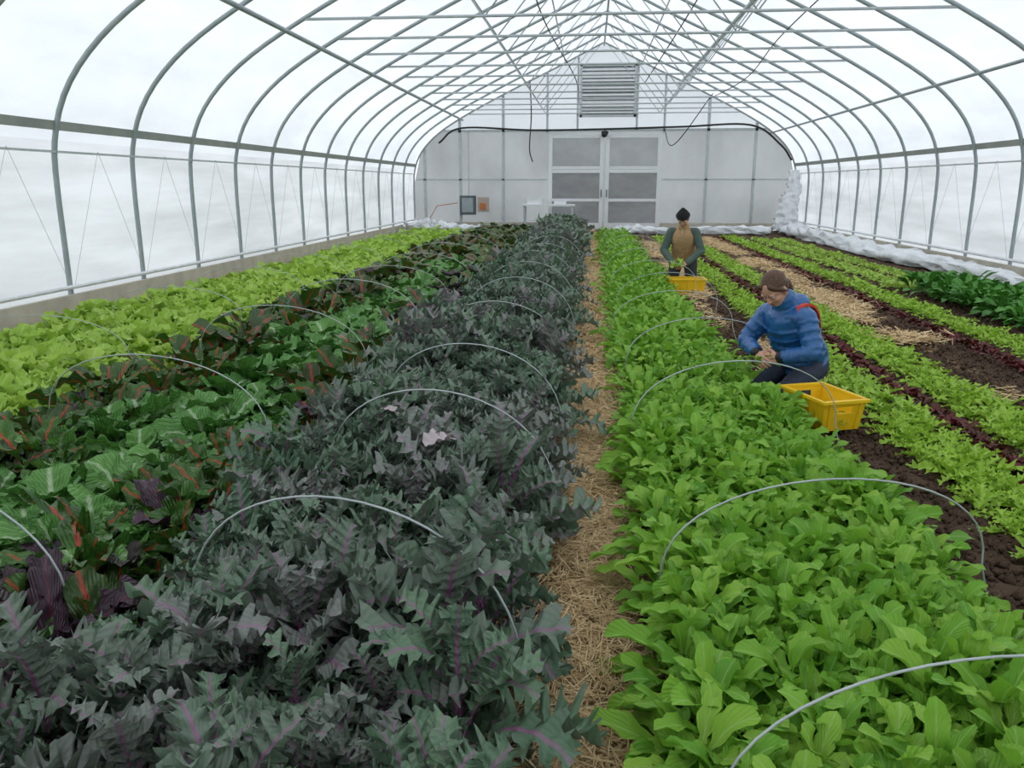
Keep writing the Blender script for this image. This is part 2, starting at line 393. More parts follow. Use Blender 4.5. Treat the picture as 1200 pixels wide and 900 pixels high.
# straw
def straw(name,n,xc,hw,y0,y1,wid,ypow=1.0):
    t=rng.random(n)**ypow; y=y0+(y1-y0)*t; x=xc+hw*np.clip(rng.normal(0,0.55,n),-1.5,1.5)
    if xc>1: 
        kp=vnoise(x,y,1.7,31)+0.35*rng.random(n)+0.015*y>0.88; x=x[kp];y=y[kp];n=len(x)
    sc=np.clip(y/4.0,0.8,2.2)
    L=(0.03+0.09*rng.random(n))*np.minimum(sc,1.2); w=wid*sc
    az=rng.random(n)*np.pi*2; el=rng.normal(0,0.22,n); z=0.012+0.045*rng.random(n)
    d=np.stack([np.cos(az)*np.cos(el),np.sin(az)*np.cos(el),np.sin(el)],-1)
    s=np.stack([-np.sin(az),np.cos(az),rng.normal(0,0.5,n)],-1)
    c=np.stack([x,y,z+np.abs(np.sin(el))*L*0.5],-1)
    a=c-d*L[:,None]/2; b=c+d*L[:,None]/2; ww=s*w[:,None]
    k=np.stack([az*0,az*0,w*0.6],-1)
    V=np.stack([a-ww,a+k,a+ww,b-ww,b+k,b+ww],1).reshape(-1,3)
    o=np.arange(n)[:,None]*6
    F=np.concatenate([o+np.array([0,1,4,3]),o+np.array([1,2,5,4])])
    R=np.repeat(np.stack([rng.random(n),np.full(n,0.5),np.full(n,0.5),rng.random(n)],-1),6,axis=0)
    fast_mesh(name,V,F,M['straw'],R)
straw('straw_mulch',40000,0.02,0.22,0.9,24,0.0018,1.6)
straw('straw_mulch',9000,1.55,0.2,4.6,22,0.0018,1.0)
straw('straw_mulch',17000,3.2,0.30,4.5,24,0.002,1.0)
def clods(name,n,x0,x1,y0,y1):
    base=np.array([(1,0,0),(-1,0,0),(0,1,0),(0,-1,0),(0,0,1),(0,0,-1)],float)
    T=np.array([(0,2,4),(2,1,4),(1,3,4),(3,0,4),(2,0,5),(1,2,5),(3,1,5),(0,3,5)])
    x=x0+(x1-x0)*rng.random(n); y=y0+(y1-y0)*rng.random(n)**1.4; s=0.006+0.024*rng.random(n)**3
    V=base[None]*s[:,None,None]*(0.6+0.7*rng.random((n,6,1)))
    V=V+np.stack([x,y,s*0.3],-1)[:,None,:]
    F=(T[None]+np.arange(n)[:,None,None]*6).reshape(-1,3)
    fast_mesh(name,V.reshape(-1,3),F,M['floor'])
clods('soil_clods',24000,1.3,4.7,2.4,14)

# ------------------------------------------------------------ leaves
def proto(L,W,nu,nv,wf,phi0,phi1,cup=0.2,ruf=0.0,rf=5,sweep=0.0,ph=0.0,pw=1.0,crink=0.0,twist=0.0):
    u=np.linspace(0,1,nu+1)
    phi=phi0+(phi1-phi0)*u**pw
    ds=L/nu
    my=np.concatenate([[0],np.cumsum(np.sin((phi[1:]+phi[:-1])/2)*ds)]); mz=np.concatenate([[0],np.cumsum(np.cos((phi[1:]+phi[:-1])/2)*ds)])
    v=np.linspace(-1,1,nv+1)
    U,Vv=np.meshgrid(u,v,indexing='ij'); PH=phi[:,None]+0*Vv
    w=np.where(Vv<0,wf(u,0)[:,None],wf(u,1)[:,None])*W
    x=Vv*w
    blade=np.clip(w/W,0,1)
    n=cup*w*Vv**2+ruf*np.abs(Vv)**1.4*np.sin(2*np.pi*rf*U+ph+np.where(Vv<0,1.7,0))*blade
    if crink: n=n+crink*np.sin(2*np.pi*U*5-np.abs(Vv)*5+ph)*np.sin(np.pi*np.abs(Vv))*blade
    t=sweep*w*np.abs(Vv)
    X=x+0.02*twist*np.sin(U*3); Y=my[:,None]+t*np.sin(PH)-n*np.cos(PH); Z=mz[:,None]+t*np.cos(PH)+n*np.sin(PH)
    P=np.stack([X,Y,Z],-1).reshape(-1,3)
    m=nv+1; i=np.arange(nu)[:,None]*m+np.arange(nv)[None,:]
    F=np.stack([i,i+1,i+m+1,i+m],-1).reshape(-1,4)
    g=(np.abs(x)/W).ravel()
    return P,F,g,U.ravel()
def env(u,p,peak,po=0.6):
    b=np.clip((u-p)/(1-p),0,1)**peak
    return np.sin(np.pi*np.clip(b,0,1))**po
def wf_arugula(seed):
    r=np.random.default_rng(seed); a=r.random(6)
    def f(u,s):
        e=env(u,0.42,1.05,0.52)
        lob=1-0.30*np.exp(-((u-0.66-0.05*a[s])/0.035)**2)-0.12*np.exp(-((u-0.82-0.04*a[s+1])/0.03)**2)
        sm=0.42*np.exp(-((u-0.36-0.04*a[s+2])/0.035)**2)+0.25*np.exp(-((u-0.24-0.03*a[s+3])/0.025)**2)
        return np.maximum(e*lob,sm)*(u<0.999)+0.05*(1-u)
    return f
def tri(x): 
    f=x-np.floor(x); return np.where(f<0.72,f/0.72,(1-f)/0.28)
def wf_kale(seed):
    r=np.random.default_rng(seed); a=r.random(8)
    def f(u,s):
        e=env(u,0.18,1.05,0.45)*(0.7+0.4*u)
        k=4.0+1.5*a[s]
        saw=tri(u*k+a[s+2])
        fine=tri(u*k*3.3+a[s+4])
        return e*(0.12+0.48*saw+0.44*fine)+0.035*(1-u)
    return f
def wf_round(seed,p=0.3,pet=0.12,po=0.5,wav=0.05):
    r=np.random.default_rng(seed); a=r.random(4)
    def f(u,s):
        e=env(u,p,1.15,po)*(1+wav*np.sin(2*np.pi*(u*5+a[s])))
        return np.maximum(e,pet*(1-0.5*u)*(u<0.97))
    return f
def wf_lettuce(seed):
    r=np.random.default_rng(seed); a=r.random(4)
    def f(u,s):
        return env(u,0.0,1.5,0.6)*(0.82+0.18*np.sin(2*np.pi*(u*8+a[s])))+0.08*(1-u)
    return f
def wf_frisee(seed):
    r=np.random.default_rng(seed); a=r.random(4)
    def f(u,s):
        return env(u,0.0,1.3,0.6)*(0.55+0.45*np.sin(2*np.pi*(u*5+a[s])))+0.05*(1-u)
    return f
def variants(n,mk): return [mk(i) for i in range(n)]
def J(a,b): return a+(b-a)*rng.random()
KINDS={
 'arugula':lambda lod:variants(14,lambda i:proto(J(.16,.25),J(.022,.037),(18,10,5)[lod],(4,2,2)[lod],wf_arugula(i),J(.0,.3),J(.7,2.0),J(-.1,.7),J(.004,.013),J(2,4),0.05,J(0,6),J(1.2,2.2))),
 'kale':lambda lod:variants(16,lambda i:proto(J(.22,.34),J(.06,.095),(66,32,13)[lod],(6,4,2)[lod],wf_kale(i),J(.05,.25),J(.6,2.0),J(0,.9),J(.028,.055),J(6,10),0.45,J(0,6),1.8,0.006)),
 'choy':lambda lod:variants(8,lambda i:proto(J(.27,.34),J(.10,.13),(18,10,6)[lod],(8,6,2)[lod],wf_round(i,.22,.20),J(.15,.4),J(1.0,2.0),J(.1,.5),J(.008,.018),J(3,5),0.0,J(0,6),1.3,0.016)),
 'chard':lambda lod:variants(8,lambda i:proto(J(.38,.50),J(.06,.095),(22,11,6)[lod],(8,4,2)[lod],wf_round(i,.48,.15,.55,.10),J(.05,.3),J(.8,1.9),J(.0,.5),J(.014,.028),J(3,5),0.1,J(0,6),1.9,0.016)),
 'purple':lambda lod:variants(6,lambda i:proto(J(.32,.40),J(.05,.07),(22,10,6)[lod],(6,4,2)[lod],wf_round(i,.3,.12,.55,.14),J(.05,.2),J(.9,1.9),J(.1,.7),J(.01,.02),J(4,7),0.1,J(0,6),1.8,0.016)),
 'lettuce':lambda lod:variants(8,lambda i:proto(J(.19,.27),J(.07,.10),(20,10,5)[lod],(6,4,2)[lod],wf_lettuce(i),J(.1,.4),J(1.0,1.9),J(.1,.6),J(.018,.034),J(3,6),0.1,J(0,6),1.3,.006)),
 'frisee':lambda lod:variants(6,lambda i:proto(J(.12,.17),J(.028,.04),(14,8,4)[lod],(4,2,2)[lod],wf_frisee(i),J(.1,.4),J(1.0,1.8),J(.2,.7),J(.006,.014),J(3,5),0.2,J(0,6),1.2)),
 'redlet':lambda lod:variants(5,lambda i:proto(J(.09,.13),J(.028,.04),(9,5,4)[lod],(4,2,2)[lod],wf_lettuce(i),J(.1,.4),J(1.0,1.7),J(.2,.6),J(.005,.01),J(3,5),0.1,J(0,6),1.2)),
 'spinach':lambda lod:variants(6,lambda i:proto(J(.2,.3),J(.03,.042),(9,6,5)[lod],(4,2,2)[lod],wf_round(i,.3,.06,.6),J(.05,.3),J(1.0,1.8),J(.1,.5),J(.004,.01),J(2,4),0.0,J(0,6),1.4)),
}
PC={}
def protos(kind,lod):
    if (kind,lod) not in PC: PC[(kind,lod)]=KINDS[kind](lod)
    return PC[(kind,lod)]
class Foliage:
    def __init__(s): s.V=[];s.F=[];s.A=[];s.n=0
    def leaves(s,kind,lod,pos,az,tilt,scale,prand,roll=None):
        ps=protos(kind,lod); N_=len(pos); ch=rng.integers(0,len(ps),N_); rr=rng.random(N_)
        if roll is None: roll=rng.normal(0,0.40,N_)
        for k,(P,F,g,u) in enumerate(ps):
            idx=np.where(ch==k)[0]
            if len(idx)==0: continue
            p=P[None]*scale[idx][:,None,None]
            x,y,z=p[...,0],p[...,1],p[...,2]
            ro=roll[idx][:,None]*np.clip(u[None]*1.5,0,1)
            cr,sr=np.cos(ro),np.sin(ro)
            z=z+x*sr*0.8; x=x*cr+0.0*y
            ct,st=np.cos(tilt[idx])[:,None],np.sin(tilt[idx])[:,None]
            y,z=y*ct+z*st,-y*st+z*ct
            ca,sa=np.cos(az[idx])[:,None],np.sin(az[idx])[:,None]
            x,y=x*ca-y*sa,x*sa+y*ca
            q=np.stack([x,y,z],-1)+pos[idx][:,None,:]
            q[...,2]=np.maximum(q[...,2],0.006)
            nv=P.shape[0]; s.V.append(q.reshape(-1,3))
            s.F.append((F[None]+(np.arange(len(idx))*nv)[:,None,None]).reshape(-1,4)+s.n); s.n+=nv*len(idx)
            A=np.zeros((len(idx),nv,4)); A[...,0]=rr[idx][:,None]; A[...,1]=g[None]; A[...,2]=u[None]; A[...,3]=prand[idx][:,None]
            s.A.append(A.reshape(-1,4))
    def rosettes(s,kind,lod,xy,nl,t0,t1,sc=(0.85,1.15),z0=0.0,r0=0.01,inner=0.65,zj=0.0,hv=0.3):
        n=len(xy)
        if n==0: return
        k=np.arange(nl)[None,:]; fr=(k+0.5)/nl
        az=(k*2.39996+rng.random((n,1))*6.28+rng.normal(0,.25,(n,nl)))
        tilt=t0+(t1-t0)*fr+rng.normal(0,.15,(n,nl))
        ps=(sc[0]+(sc[1]-sc[0])*rng.random((n,1)))
        hn=1-hv/2+hv*vnoise(xy[:,0:1],xy[:,1:2],2.0,9)
        scale=ps*hn*(inner+(1-inner)*fr)*(0.85+0.3*rng.random((n,nl)))
        pos=np.zeros((n,nl,3)); pos[...,0]=xy[:,0:1]-np.sin(az)*r0*fr; pos[...,1]=xy[:,1:2]+np.cos(az)*r0*fr
        pos[...,2]=z0+zj*(1-fr)*ps*hn
        pr=np.repeat(rng.random((n,1)),nl,1)
        s.leaves(kind,lod,pos.reshape(-1,3),az.ravel(),tilt.ravel(),scale.ravel(),pr.ravel())
    def build(s,name,mat,parent=None):
        return fast_mesh(name,np.concatenate(s.V),np.concatenate(s.F),mat,np.concatenate(s.A),parent)
def pts(x0,x1,y0,y1,sp,jit=0.3):
    nx=max(1,int(round((x1-x0)/sp))); xs=x0+(np.arange(nx)+0.5)*(x1-x0)/nx; ys=np.arange(y0,y1,sp)
    X,Y=np.meshgrid(xs,ys); X=X+ (np.arange(len(ys))%2)[:,None]*sp*0.25*(1 if nx>1 else 0)
    P=np.stack([X.ravel(),Y.ravel()],-1); return P+rng.uniform(-jit,jit,P.shape)*sp
LODS=((0.7,5.2,0),(5.2,11.5,1),(11.5,25.0,2))
def bed(name,kind,mat,x0,x1,y0,y1,sps,nls,t0,t1,sc=(0.85,1.15),filt=None,**k):
    f=Foliage()
    for (a,b,l) in LODS:
        a=max(a,y0); b=min(b,y1)
        if b<=a: continue
        p=pts(x0,x1,a,b,sps[l])
        if filt is not None: p=p[filt(p)]
        f.rosettes(kind,l,p,nls[l],t0,t1,(sc[0]*(1,1.08,1.2)[l],sc[1]*(1,1.08,1.2)[l]),**k)
    return f.build(name,mat)
edge=lambda p: p[:,0]<np.clip(1.32-0.04*(p[:,1]-3),1.04,1.34)
bed('arugula_bed','arugula',M['arugula'],0.27,1.36,0.7,24.5,(.083,.11,.15),(13,11,8),-0.15,0.75,(0.85,1.3),filt=edge,r0=0.03,z0=0.02,zj=0.07,hv=.45)
bed('kale_bed','kale',M['kale'],-1.30,-0.25,0.7,24.5,(.20,.23,.29),(21,16,11),-0.15,0.85,(0.85,1.3),z0=0.05,r0=0.03,zj=0.24,hv=.45)
f=Foliage(); n=2
f.leaves('choy',0,np.array([(-.50,3.02,.52),(-.84,3.45,.50)]),np.array([2.2,1.0]),np.array([0.8,0.9]),np.array([.50,.32]),np.zeros(2),np.zeros(2))
f.build('fallen_kale_leaves',M['kale_pale'])
bed('bok_choy_bed','choy',M['choy'],-2.85,-1.72,0.9,16,(.30,.32,.36),(12,11,8),-0.05,0.9,(0.85,1.15),r0=0.04,zj=.05,filt=lambda p: vnoise(p[:,0],p[:,1],1.1,41)>0.25)
bed('swiss_chard_row','chard',M['chard'],-1.95,-1.45,0.8,25,(.25,.30,.3),(9,8,8),-0.1,0.6,(0.8,1.08),r0=0.03,filt=lambda p: vnoise(p[:,0],p[:,1],1.1,42)>0.2)
bed('swiss_chard_row','chard',M['chard'],-3.35,-2.75,1.2,25,(.28,.30,.32),(10,8,8),-0.1,0.6,(0.8,1.1),r0=0.03)
bed('swiss_chard_row','chard',M['chard'],-2.7,-1.75,15.5,25,(.26,.28,.32),(10,8,8),-0.05,0.7,(0.8,1.1),r0=0.03)
bed('purple_mustard_row','purple',M['purple'],-2.0,-1.5,1.5,25,(.26,.32,.3),(9,8,8),-0.15,0.5,(0.95,1.2),filt=lambda p: vnoise(p[:,0],p[:,1],0.9,21)>np.where(p[:,1]<4.5,0.48,0.66),r0=0.03)
bed('purple_mustard_row','purple',M['purple'],-3.2,-2.8,1.5,25,(.28,.3,.3),(9,8,8),-0.1,0.6,(0.9,1.1),filt=lambda p: vnoise(p[:,0],p[:,1],0.9,22)>0.58-0.02*p[:,1],r0=0.03)
bed('lettuce_bed','lettuce',M['lettuce'],-5.55,-3.42,2.0,25,(.27,.28,.32),(15,12,9),-0.05,0.85,(0.95,1.3),r0=0.03,zj=.04,hv=.45,filt=lambda p: vnoise(p[:,0],p[:,1],1.6,51)>0.12)
def lrow(x0,x1,y0=2.2,y1=24.5,name='frisee_row',kind='frisee',mat='frisee',sc=(.9,1.25)):
    bed(name,kind,M[mat],x0,x1,y0,y1,(.13,.14,.18),(14,11,8),0.0,1.0,sc,r0=0.02)
lrow(1.86,2.2); lrow(2.5,2.86); lrow(3.86,4.2)
lrow(2.28,2.42,name='red_lettuce_row',kind='redlet',mat='redlet',sc=(.8,1.05))
lrow(3.60,3.74,name='red_lettuce_row',kind='redlet',mat='redlet',sc=(.8,1.05))
bed('spinach_bed','spinach',M['spinach'],4.6,5.5,5.0,12.3,(.13,.14,.2),(14,13,8),-0.15,0.7,(1.0,1.4),r0=0.03,zj=.06)
lrow(4.55,4.9,12.6,24,name='lettuce_row',kind='lettuce',mat='lettuce',sc=(.4,.6))
lrow(5.1,5.5,12.6,24,name='lettuce_row',kind='lettuce',mat='lettuce',sc=(.35,.5))

# low hoops
def hoops(name,xc,hw,h,ys,lean=0.0):
    mb=MB()
    for y in ys:
        j=rng.normal(0,0.022,3); P=[]
        P.append((xc-hw,y+j[0]-0.02,-0.02))
        for a in np.linspace(0,math.pi,25):
            P.append((xc+j[1]-hw*math.cos(a),y+j[0]+lean*math.cos(a),0.18+(h-0.18+j[2]*0.5)*math.sin(a)**0.8))
        P.append((xc+hw,y+j[0]+0.02,-0.02))
        mb.tube(P,0.0036,M['wire'],6)
    mb.obj(name,smooth=True)
hoops('row_cover_hoops',0.86,0.58,0.54,[1.62,2.68,4.45,6.1,7.7,9.3,11,12.8,14.6,16.5,18.5,20.5,22.5],-0.12)
hoops('row_cover_hoops',-0.66,0.52,0.66,[2.05,3.25,4.4,5.9,7.4,9,10.6,12.2,14,16,18,20,22],0.12)
hoops('row_cover_hoops',-2.35,0.72,0.60,[2.35,4.1,5.9,7.7,9.5,11.3,13.1,15,17,19,21,23],0.15)
hoops('row_cover_hoops',-4.3,0.75,0.5,[4.2,6,8,10,12,14,16,18,20,22],0.1)
hoops('row_cover_hoops',3.0,1.2,0.5,[20,21.5,23],0.1)

# ------------------------------------------------------------ row-cover fabric
def lumpy(name,path,rfun,mat,n=20,seed=3,amp=0.35):
    P=catmull(path,10); vs=[];fs=[]
    r=np.random.default_rng(seed); ph=r.random(6)*6
    for i,p in enumerate(P):
        t=P[min(i+1,len(P)-1)]-P[max(i-1,0)]; t=t/np.linalg.norm(t); up=np.array([0,0,1.0]) if abs(t[2])<.9 else np.array([0,1.0,0]); sd=np.cross(t,up); sd/=np.linalg.norm(sd); up=np.cross(sd,t)
        for k in range(n):
            a=2*math.pi*k/n; rr=rfun(i/(len(P)-1))*(1+amp*math.sin(3*a+ph[0]+i*.7)*math.sin(i*.9+ph[1])+amp*.5*math.sin(7*a+ph[2]+i*1.3)+.15*r.normal())
            q=p+(sd*math.cos(a)*1.3+up*math.sin(a))*rr; q[2]=max(q[2],0.005); vs.append(tuple(q))
    for i in range(len(P)-1):
        for k in range(n): fs.append((i*n+k,i*n+(k+1)%n,(i+1)*n+(k+1)%n,(i+1)*n+k))
    fs.append(tuple(range(n))); fs.append(tuple((len(P)-1)*n+k for k in range(n)))
    m=MB(); m.add(vs,fs,mat); return m.obj(name,smooth=True)
lumpy('bundled_row_cover',[(6.25,9,.08),(6.2,12,.08),(6.3,15,.1),(6.15,18,.09),(6.25,21,.1),(6.2,24,.12),(6.25,26.5,.14)],lambda t:0.13+0.08*t,M['fabric'],seed=4)
lumpy('bundled_row_cover',[(6.2,26.9,.05),(6.25,27,.7),(6.4,27.2,1.3),(6.45,27.4,1.95)],lambda t:0.30-0.18*t,M['fabric'],seed=6,amp=.12)
lumpy('bundled_row_cover',[(0.7,26.2,.08),(1.6,26.4,.1),(2.6,26.1,.08),(4.2,26.4,.1),(5.6,26.2,.1)],lambda t:0.13,M['fabric'],seed=8)
lumpy('bundled_row_cover',[(-5.7,25.4,.1),(-5.2,26.2,.2),(-4.6,26.3,.15),(-3.5,26.2,.1)],lambda t:0.22-0.08*t,M['fabric'],seed=9)

# ------------------------------------------------------------ crates
def crate(name,loc,rot,fill=None,lx=0.24,ly=0.165,h=0.19):
    e=empty(name); e.location=loc; e.rotation_euler=(0,0,rot)
    t=0.008
    def T(v):
        s=0.86+0.14*(v[2]/h); return (v[0]*s,v[1]*s,v[2])
    m=MB(); Y=M['yellow']
    m.box((-lx,-ly,0),(lx,ly,t),Y,T)
    m.box((-lx,-ly,t),(lx,-ly+t,h),Y,T); m.box((-lx,ly-t,t),(lx,ly,h),Y,T)
    for s in (-1,1):
        a,b=(s*lx,s*(lx-t)); x0,x1=min(a,b),max(a,b)
        m.box((x0,-ly+t,t),(x1,ly-t,0.115),Y,T); m.box((x0,-ly+t,0.155),(x1,ly-t,h),Y,T)
        m.box((x0,-ly+t,0.115),(x1,-0.06,0.155),Y,T); m.box((x0,0.06,0.115),(x1,ly-t,0.155),Y,T)
        m.box((s*lx-0.014,-ly-0.014,h-0.022),(s*lx+0.014,ly+0.014,h),Y)
        m.box((-lx,s*ly-0.012,h-0.022),(lx,s*ly+0.012,h),Y)
        for i in range(5):
            x=-lx+0.07+i*(2*lx-0.14)/4
            m.box((x-0.006,s*ly-0.006 if s>0 else s*ly-0.008,0.01),(x+0.006,s*ly+0.008 if s>0 else s*ly+0.006,h-0.02),Y,T)
        for y in (-0.11,0.11):
            m.box((s*lx-0.008,y-0.006,0.01),(s*lx+0.008,y+0.006,h-0.02),Y,T)
    m.obj('tub',e,bevel=0.003)
    if fill:
        f=Foliage(); n=fill
        pos=np.stack([rng.uniform(-lx*.75,lx*.75,n),rng.uniform(-ly*.7,ly*.7,n),rng.uniform(.02,.05,n)],-1)
        f.leaves('arugula',0,pos,rng.random(n)*6.28,rng.uniform(.5,1.2,n),rng.uniform(.35,.5,n),rng.random(n))
        f.build('greens',M['arugula'],e)
    return e
crate('harvest_crate',(1.50,5.14,0.03),math.radians(-70),30,lx=.225,ly=.15,h=.20)
crate('harvest_crate',(1.38,11.75,0.0),math.radians(5),80,lx=.26,ly=.17,h=.22)

# ------------------------------------------------------------ people
def norm(v): v=np.array(v,float); return v/np.linalg.norm(v)
class Blob:
    def __init__(s): s.m=MB()
    def limb(s,p0,p1,r0,r1,flat=1.0,side=None,n=18,mat=None):
        p0=np.array(p0,float);p1=np.array(p1,float); t=norm(p1-p0)
        a=np.array(side,float) if side is not None else (np.array([0,0,1.0]) if abs(t[2])<.9 else np.array([1.0,0,0]))
        a=norm(a-t*np.dot(a,t)); b=np.cross(t,a); rings=[]
        for q in np.linspace(-math.pi/2,0,6): rings.append((p0+t*math.sin(q)*r0,math.cos(q)*r0))
        for q in np.linspace(0,math.pi/2,6): rings.append((p1+t*math.sin(q)*r1,math.cos(q)*r1))
        vs=[];fs=[]
        for c,r in rings:
            r=max(r,1e-4)
            for k in range(n):
                an=2*math.pi*k/n; vs.append(c+a*math.cos(an)*r+b*math.sin(an)*r*flat)
        for i in range(len(rings)-1):
            for k in range(n): fs.append((i*n+k,i*n+(k+1)%n,(i+1)*n+(k+1)%n,(i+1)*n+k))
        fs.append(tuple(range(n))[::-1]); fs.append(tuple((len(rings)-1)*n+k for k in range(n)))
        s.m.add(vs,fs,mat or M['black'])
    def ell(s,c,r,axes=None,n=20):
        c=np.array(c,float); A=np.eye(3) if axes is None else np.array(axes,float); vs=[];fs=[]
        nr=12
        for i in range(nr+1):
            th=math.pi*i/nr
            for k in range(n):
                a=2*math.pi*k/n; st=max(math.sin(th),1e-3)
                l=np.array([r[0]*st*math.cos(a),r[1]*st*math.sin(a),r[2]*math.cos(th)]); vs.append(c+l@A)
        for i in range(nr):
            for k in range(n): fs.append((i*n+k,(i+1)*n+k,(i+1)*n+(k+1)%n,i*n+(k+1)%n))
        fs.append(tuple(range(n))); fs.append(tuple(nr*n+k for k in range(n))[::-1])
        s.m.add(vs,fs,M['black'])
    def obj(s,name,mat,parent,voxel=0.01,smooth=4,remesh=True,disp=0,dscale=0.07):
        s.m.mats=[mat]; s.m.m=[0]*len(s.m.f)
        o=s.m.obj(name,parent,smooth=True)
        if remesh:
            r=o.modifiers.new('r','REMESH'); r.mode='VOXEL'; r.voxel_size=voxel; r.use_smooth_shade=True
            if smooth:
                q=o.modifiers.new('s','SMOOTH'); q.factor=0.5; q.iterations=smooth
        if disp:
            tx=bpy.data.textures.new(name+'_folds','CLOUDS'); tx.noise_scale=dscale; tx.noise_depth=2
            d=o.modifiers.new('d','DISPLACE'); d.texture=tx; d.strength=disp; d.mid_level=0.5; d.texture_coords='GLOBAL'
        return o
M['skin']=simple_mat('skin',(0.62,0.35,0.25),0.5,0,(0.56,0.29,0.21),12)
M['lip']=simple_mat('lips',(0.42,0.15,0.13),0.5)
M['hair']=simple_mat('brown_hair',(0.065,0.03,0.016),0.5,0,(0.12,0.06,0.03),60,0.5,0.01)
M['eyew']=simple_mat('eye_white',(0.7,0.68,0.65),0.3)
M['eyed']=simple_mat('eye_iris',(0.03,0.02,0.015),0.2)
M['jeans']=simple_mat('dark_jeans',(0.035,0.045,0.075),0.85,0,(0.05,0.06,0.09),40)
M['pants']=simple_mat('dark_work_trousers',(0.03,0.032,0.038),0.85,0,(0.045,0.045,0.05),30)
M['sleeve']=simple_mat('grey_green_fleece',(0.075,0.115,0.10),0.9,0,(0.10,0.14,0.12),30,0.4,0.01)
M['vest']=simple_mat('tan_vest',(0.50,0.32,0.17),0.85,0,(0.42,0.26,0.13),10,0.3,0.01)
M['scarf']=simple_mat('cream_lining',(0.6,0.48,0.33),0.9)
M['beanie']=simple_mat('black_beanie',(0.012,0.012,0.014),0.95,0,(0.02,0.02,0.022),80,0.5,0.005)
M['red']=simple_mat('red_strap',(0.75,0.06,0.03),0.6)
M['boot']=simple_mat('rubber_boot',(0.03,0.028,0.025),0.5)
def jacket_mat():
    m,nt,out=new_mat('blue_quilted_jacket')
    p=N(nt,'ShaderNodeBsdfPrincipled'); p.inputs['Roughness'].default_value=0.33; p.inputs['Specular IOR Level'].default_value=0.6
    nz2=noise(nt,22,3); nz3=noise(nt,9,2)
    nt.links.new(mixc(nt,mathn(nt,'MULTIPLY_ADD',nz3,2,-.5,clamp=True),(0.010,0.085,0.26),(0.020,0.13,0.36)),p.inputs['Base Color'])
    h=mathn(nt,'ADD',mathn(nt,'MULTIPLY',nz3,1.0),mathn(nt,'MULTIPLY',nz2,0.35))
    nt.links.new(bump(nt,h,0.5,0.03),p.inputs['Normal'])
    nt.links.new(p.outputs[0],out.inputs[0]); return m
M['jacket']=jacket_mat()

def hand(parent,name,wrist,dirv,palm,thumbside,curl=0.5,s=1.0):
    d=norm(dirv); p=norm(np.array(palm)-d*np.dot(palm,d)); l=norm(np.array(thumbside)-d*np.dot(thumbside,d)-p*np.dot(thumbside,p))
    w=np.array(wrist,float); b=Blob(); k=s
    b.limb(w-d*.03*k,w+d*.02*k,.024*k,.026*k,.75,side=l)
    for q in (-.026,-.009,.009,.026):
        b.limb(w+d*.012*k+l*q*.7*k,w+d*.085*k+l*q*k,.015*k,.0125*k)
    def rot(v,a): return norm(v*math.cos(a)+p*math.sin(a))
    for q,L,o in ((.030,.070,0),(.010,.080,.003),(-.010,.074,.001),(-.029,.056,-.006)):
        a=w+d*(.086+o)*k+l*q*k; ang=.25+curl*.5
        fan=l*q*2.5
        for seg,(fl,r0,r1) in enumerate(((.45,.0098,.0088),(.32,.0086,.0078),(.25,.0077,.0066))):
            dd=norm(rot(d,ang)+fan*(1 if seg==0 else .4)); e=a+dd*L*fl*k
            b.limb(a,e,r0*k,r1*k,n=12); a=e; ang+=curl*.8
    a=w+d*.022*k+l*.024*k
    dd=norm(d*.6+l*.75+p*.35); e=a+dd*.042*k; b.limb(a,e,.014*k,.011*k,n=12)
    dd2=norm(d*.85+l*.2+p*.5); e2=e+dd2*.03*k; b.limb(e,e2,.0105*k,.009*k,n=12)
    dd3=norm(d*.85-l*.05+p*.6); b.limb(e2,e2+dd3*.024*k,.009*k,.0075*k,n=12)
    return b.obj(name,M['skin'],parent,0.0032,2)

